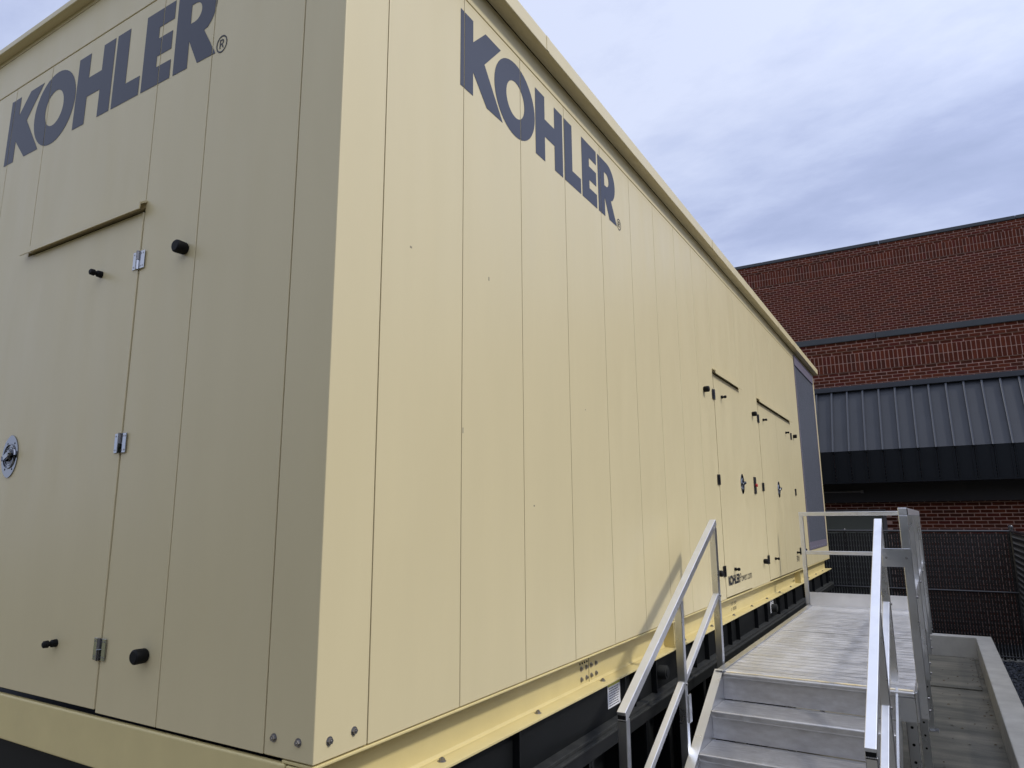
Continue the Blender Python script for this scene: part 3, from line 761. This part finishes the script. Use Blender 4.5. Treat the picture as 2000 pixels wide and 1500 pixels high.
# --- black skid and fuel tank below
SX = -0.028
sk = part('skid_frame', MB().box(-WID+0.05, SX, 0.05, 12.0, -0.42, -0.197).mesh('skid_frame', M['black']), ge)
g = MB(); g.box(SX-0.06, 0.052, 0.0, 12.05, -0.432, -0.421, bevel=0.002); g.box(SX, 0.030, 0.0, 12.05, -0.421, -0.402, bevel=0.002)
part('skid_ledge', g.mesh('skid_ledge', M['ledge']), sk)
g = MB(); g.box(-0.05, 0.045, 0.0, 12.05, -0.50, -0.433, bevel=0.003)
part('tank_flange', g.mesh('tank_flange', M['black']), sk)
g = MB(); g.box(SX, 0.008, -0.005, 0.005, -0.401, -0.1975); pl = g.mesh('skid_rib', M['black'])
for y in [0.35, 1.22, 2.46, 2.62, 3.0, 3.9, 4.25, 5.0, 5.3, 6.1, 6.6, 7.3, 7.8, 8.4, 9.2, 10.1, 11.0, 11.7]: part('skid_rib', pl, sk, (0, y, 0))
tk = part('fuel_tank', MB().box(-WID+0.05, -0.09, 0.1, 11.9, GZ, -0.5).mesh('fuel_tank', M['black']), ge)
g = MB(); g.box(-0.09, 0.02, -0.006, 0.006, GZ+0.06, -0.501); g.box(0.006, 0.02, -0.03, 0.03, GZ+0.06, -0.501)
tr = g.mesh('tank_rib', M['black'])
y = 0.25
while y < 11.8: part('tank_rib', tr, tk, (0, y, 0)); y += 0.42
part('tank_foot', MB().box(-0.10, 0.04, 0.1, 11.9, GZ, GZ+0.06, bevel=0.004).mesh('tank_foot', M['ledge']), tk)
g = MB(); g.cyl((-0.028, 0, 0), (0.03, 0, 0), 0.045, n=20); g.cyl((0.03, 0, 0), (0.036, 0, 0), 0.03, n=16)
pm = g.mesh('lifting_eye', M['ledge'], True)
for y in (3.15, 7.0): part('lifting_eye', pm, sk, (0, y, -0.30))
label_plate(sk, SX+0.001, 2.27, 2.455, -0.345, -0.2, 8, True)
label_plate(sk, SX+0.001, 6.92, 7.1, -0.35, -0.215, 7, False)

# =================================================================== platform and stairs
pf = thing('access_platform', 'aluminium access platform and stairs with square tube handrails beside the enclosure', 'platform', (0.9, 5, GZ))
DZ, DX0, DX1, DY0, DY1 = -0.31, 0.315, 1.475, 3.37, 7.5
TW = 0.047
# planks running across
pitch = (DY1-0.03-(DY0+0.06))/36
g = MB()
g.box(DX0+0.002, DX1-0.002, 0.006, pitch-0.006, -0.03, -0.005)
nr = 3
for i in range(nr):
    y0 = 0.006+i*(pitch-0.008)/nr; g.box(DX0+0.002, DX1-0.002, y0, y0+(pitch-0.008)/nr-0.008, -0.0052, 0.0)
plank = g.mesh('deck_plank', M['aludeck'])
for i in range(36):
    y = DY0+0.06+i*pitch
    if i >= 18: y += 0.018
    part('deck_plank', plank, pf, (0, y, DZ))
# nosing of the deck
g = MB(); g.box(DX0+0.03, DX1-0.0, DY0, DY0+0.058, DZ-0.03, DZ, bevel=0.008, seg=3); part('deck_nosing', g.mesh('deck_nosing', M['alutread'], True), pf)
part('nosing_strip', MB().box(DX0+0.04, DX1-0.01, DY0+0.030, DY0+0.058, DZ, DZ+0.003).mesh('nosing_strip', M['nosing']), pf)
# deck frame
g = MB(); g.box(DX0-0.028, DX0, DY0+0.02, DY1+0.02, DZ-0.15, DZ+0.004, bevel=0.002); g.box(DX0-0.028, DX0+0.02, DY0+0.02, DY1, DZ+0.0045, DZ+0.008)
part('side_channel', g.mesh('side_channel', M['alu']), pf)
g = MB(); g.box(DX1, DX1+0.012, DY0, DY1+0.02, DZ-0.165, DZ+0.003, bevel=0.002); part('side_channel', g.mesh('side_channel', M['alu']), pf)
g = MB(); g.box(1.372, DX1-0.003, DY0-0.006, DY0+0.006, DZ-0.165, DZ-0.032); part('front_plate', g.mesh('front_plate', M['alu']), pf)
g = MB(); g.box(DX0, DX1, DY1-0.006, DY1+0.006, DZ-0.12, DZ+0.155, bevel=0.002); g.box(DX0, DX1, DY1-0.022, DY1-0.0065, DZ+0.148, DZ+0.155)
g.box(DX0, DX1, DY1-0.03, DY1-0.0065, DZ+0.001, DZ+0.006); part('toe_board', g.mesh('toe_board', M['aludeck']), pf)
part('seam_strip', MB().box(DX0, DX1, DY0+0.06+18*pitch+0.002, DY0+0.06+18*pitch+0.016, DZ-0.03, DZ-0.008).mesh('seam_strip', M['ledge']), pf)
# steps
RIS, RUN, SXA, SXB = 0.1700, 0.312, 0.335, 1.372
for k in range(0, 7):
    yk = DY0-RUN*k; zk = DZ-RIS*k
    if k > 0:
        g = MB(); g.box(SXA, SXB, yk, yk+RUN+0.02, zk-0.026, zk-0.004)
        g.box(SXA, SXB, yk-0.002, yk+0.024, zk-0.042, zk, bevel=0.0085, seg=3)
        for q in range(14): g.box(SXA+0.002, SXB-0.002, yk+0.032+q*0.018, yk+0.043+q*0.018, zk-0.0041, zk-0.0018)
        part('stair_tread', g.mesh('stair_tread', M['alutread'], True), pf)
    if k < 7:
        part('riser_plate', MB().box(SXA, SXB, yk+0.027, yk+0.031, zk-RIS+0.0005, zk-0.03).mesh('riser_plate', M['alutread']), pf)
slope = RIS/RUN
for xa, xb in ((0.277, 0.334), (1.373, 1.386)):
    y1, z1 = DY0+0.045, DZ+0.012
    y0 = 1.25; z0 = z1-(y1-y0)*slope
    g = MB(); g.poly([(xa, y1, z1), (xa, y1, z1-0.25), (xa, y0+0.1, GZ), (xa, y0, GZ), (xa, y0, z0)], (xb-xa, 0, 0))
    part('stringer', g.mesh('stringer', M['alu']), pf)
# handrails of the stairs
def rail(a, b, name='handrail', w=TW, h=TW): part(name, MB().bar(a, b, w, h, 0.003).mesh('square_bar', M['alurail']), pf)
HS = 0.4915
def hz(y): return 0.716-0.0+(y-3.69)*HS
for x in (0.253, 1.357):
    rail((x, 1.80, hz(1.80)-TW*0.55), (x, 3.69, hz(3.69)-TW*0.55))
    for yp, zb in ((3.668, -0.42), (2.775, -1.0), (1.823, GZ)):
        g = MB(); g.box(-TW/2, TW/2, -TW/2, TW/2, zb, hz(yp)-TW*1.09, bevel=0.003)
        p = part('stair_post', g.mesh('stair_post', M['alu'], True), pf, (x, yp, 0))
    for ya, yb in ((2.80, 3.644), (1.848, 2.752)):
        rail((x, ya, hz(ya)-0.53), (x, yb, hz(yb)-0.53), 'middle_rail', 0.038, 0.038)
    # end plug with cut corrugation
    part('rail_cap', MB().box(x-0.021, x+0.021, 1.7975, 1.7995, hz(1.8)-0.05, hz(1.8)-0.012).mesh('rail_cap', M['rubber']), pf)
    for (yy, zz_) in ((3.668, hz(3.644)-0.53), (2.775, hz(2.752)-0.53)):
        part('rail_bolt', MB().cyl((x+TW/2, yy, zz_), (x+TW/2+0.008, yy, zz_), 0.008, n=6).mesh('rail_bolt', M['bolt']), pf)
# bracket beside mid post
g = MB(); g.box(0.277, 0.283, 2.79, 2.84, -0.50, -0.34, bevel=0.002)
part('post_bracket', g.mesh('post_bracket', M['alu']), pf)
# guard rails of the deck
GT = 0.778
GXL, GXR = 0.283, 1.512
def gpost(x, y, zb, w=0.05, d=TW):
    return part('guard_post', MB().box(-w/2, w/2, -d/2, d/2, zb, GT-TW-0.001, bevel=0.003).mesh('guard_post', M['alu'], True), pf, (x, y, 0))
for y in (3.5, 4.68, 5.85, 7.04): gpost(GXR, y, -0.478)
gpost(GXR, 7.56, -0.478); gpost(GXL, 7.56, -0.40, 0.046).data.materials[0] = M['alurail']
g = MB(); g.box(GXR-0.025, GXR+0.025, 3.476, 7.585, GT-TW, GT, bevel=0.003); part('guard_rail', g.mesh('guard_rail', M['alurail'], True), pf)
g = MB(); g.box(GXL-0.024, GXR-0.026, 7.537, 7.583, GT-TW, GT, bevel=0.003); part('guard_rail', g.mesh('guard_rail', M['alurail'], True), pf)
g = MB(); g.box(GXL+0.024, GXR-0.026, 7.542, 7.58, 0.278, 0.32, bevel=0.003); part('middle_rail', g.mesh('guard_bar', M['alurail']), pf)
for a, b in ((3.525, 4.655), (4.705, 5.825), (5.875, 7.015)):
    g = MB(); g.box(GXR-0.019, GXR+0.019, a, b, 0.21, 0.248, bevel=0.003); part('middle_rail', g.mesh('guard_bar', M['alurail']), pf)
part('rail_cap', MB().box(GXR+0.0255, GXR+0.0275, 3.478, 3.60, GT-TW+0.004, GT-0.004).mesh('rail_cap', M['rubber']), pf)
for y in (3.5, 4.68, 5.85, 7.04):
    for z in (-0.36, -0.43, 0.23): part('rail_bolt', MB().cyl((0, 0, 0), (0.01, 0, 0), 0.008, n=6).mesh('rail_bolt', M['bolt']), pf, (GXR+0.025, y, z))
# gusset between the stair post and the guard post
g = MB(); g.box(1.372, 1.535, 3.470, 3.4745, 0.412, 0.525, bevel=0.0015); gu = part('gusset_plate', g.mesh('gusset_plate', M['alu']), pf)
g = MB(); g.box(1.372, 1.381, 3.475, 3.65, 0.412, 0.525); part('gusset_flange', g.mesh('gusset_flange', M['alu']), gu)
for x in (1.395, 1.508): part('gusset_bolt', MB().cyl((x, 3.4695, 0.468), (x, 3.461, 0.468), 0.008, n=6).mesh('gusset_bolt', M['bolt']), gu)
# legs
for x in (0.37, 1.43):
    for y in (3.62, 5.45, 7.38):
        g = MB(); g.box(-0.03, 0.03, -0.03, 0.03, GZ+0.10, DZ-0.04, bevel=0.003); g.box(-0.024, 0.024, -0.024, 0.024, GZ+0.012, GZ+0.1); g.box(-0.06, 0.06, -0.06, 0.06, GZ+0.0005, GZ+0.012)
        lg = part('platform_leg', g.mesh('platform_leg', M['alu']), pf, (x, y, 0))
        hm = MB()
        for q in range(7): hm.cyl((-0.001-0.03, 0, DZ-0.25-q*0.10), (0.0305, 0, DZ-0.25-q*0.10), 0.009, n=8); hm.cyl((0, -0.0305, DZ-0.25-q*0.10), (0, 0, DZ-0.25-q*0.10), 0.009, n=8)
        part('adjusting_holes', hm.mesh('adjusting_holes', M['rubber']), lg, (x, y, 0), kind='stuff')
for y in (3.62, 5.45, 7.38): part('cross_beam', MB().box(DX0, DX1, y-0.03, y+0.03, DZ-0.10, DZ-0.032).mesh('cross_beam', M['alu']), pf)

# weld beads where posts meet rails, scuffs and litter
wb = MB()
for x in (0.253, 1.357):
    for yp in (3.668, 2.775, 1.823):
        zt = hz(yp)-TW*1.09
        for q in range(7): wb.cyl((x-0.02+q*0.0066, yp-TW/2-0.001, zt-0.0035), (x-0.015+q*0.0066, yp-TW/2-0.001, zt-0.0035), 0.0035, n=6)
part('weld_bead', wb.mesh('weld_bead', M['alutread']), pf)
M['scuff'] = mat('scuff_mark', (0.25, 0.22, 0.16), 0.7)
for (y, z, a, b) in ((0.405, 1.80, .006, .004), (0.98, 1.84, .004, .009), (0.775, 1.10, .003, .012), (1.39, 0.79, .006, .004), (2.02, 1.35, .004, .003)):
    part('scuff_mark', MB().box(0.0, 0.0004, y-a, y+a, z-b, z+b, bevel=0.0001).mesh('scuff_mark', M['scuff']), ge)
M['leafbit'] = mat('dead_leaf', (0.13, 0.085, 0.04), 0.8, var=0.4, vscale=30)
V, F = [], []
for i in range(90):
    x = random.choice((random.uniform(1.5, 2.02), 2.03-abs(random.gauss(0, .06)))); y = random.uniform(3, 11.9); a = random.uniform(0, 6.28); l = random.uniform(.008, .024)
    z0 = GZ+0.004 if y < 9.6 else GZ+0.024
    n = len(V); c, s_l = math.cos(a)*l, math.sin(a)*l
    V += [(x-c, y-s_l, z0), (x-s_l*.5, y+c*.5, z0+.006), (x+c, y+s_l, z0+.002), (x+s_l*.5, y-c*.5, z0+.001)]; F.append((n, n+1, n+2, n+3))
me = bpy.data.meshes.new('leaf_litter'); me.from_pydata(V, [], F); me.materials.append(M['leafbit'])
structure('leaf_litter', me, 'stuff')
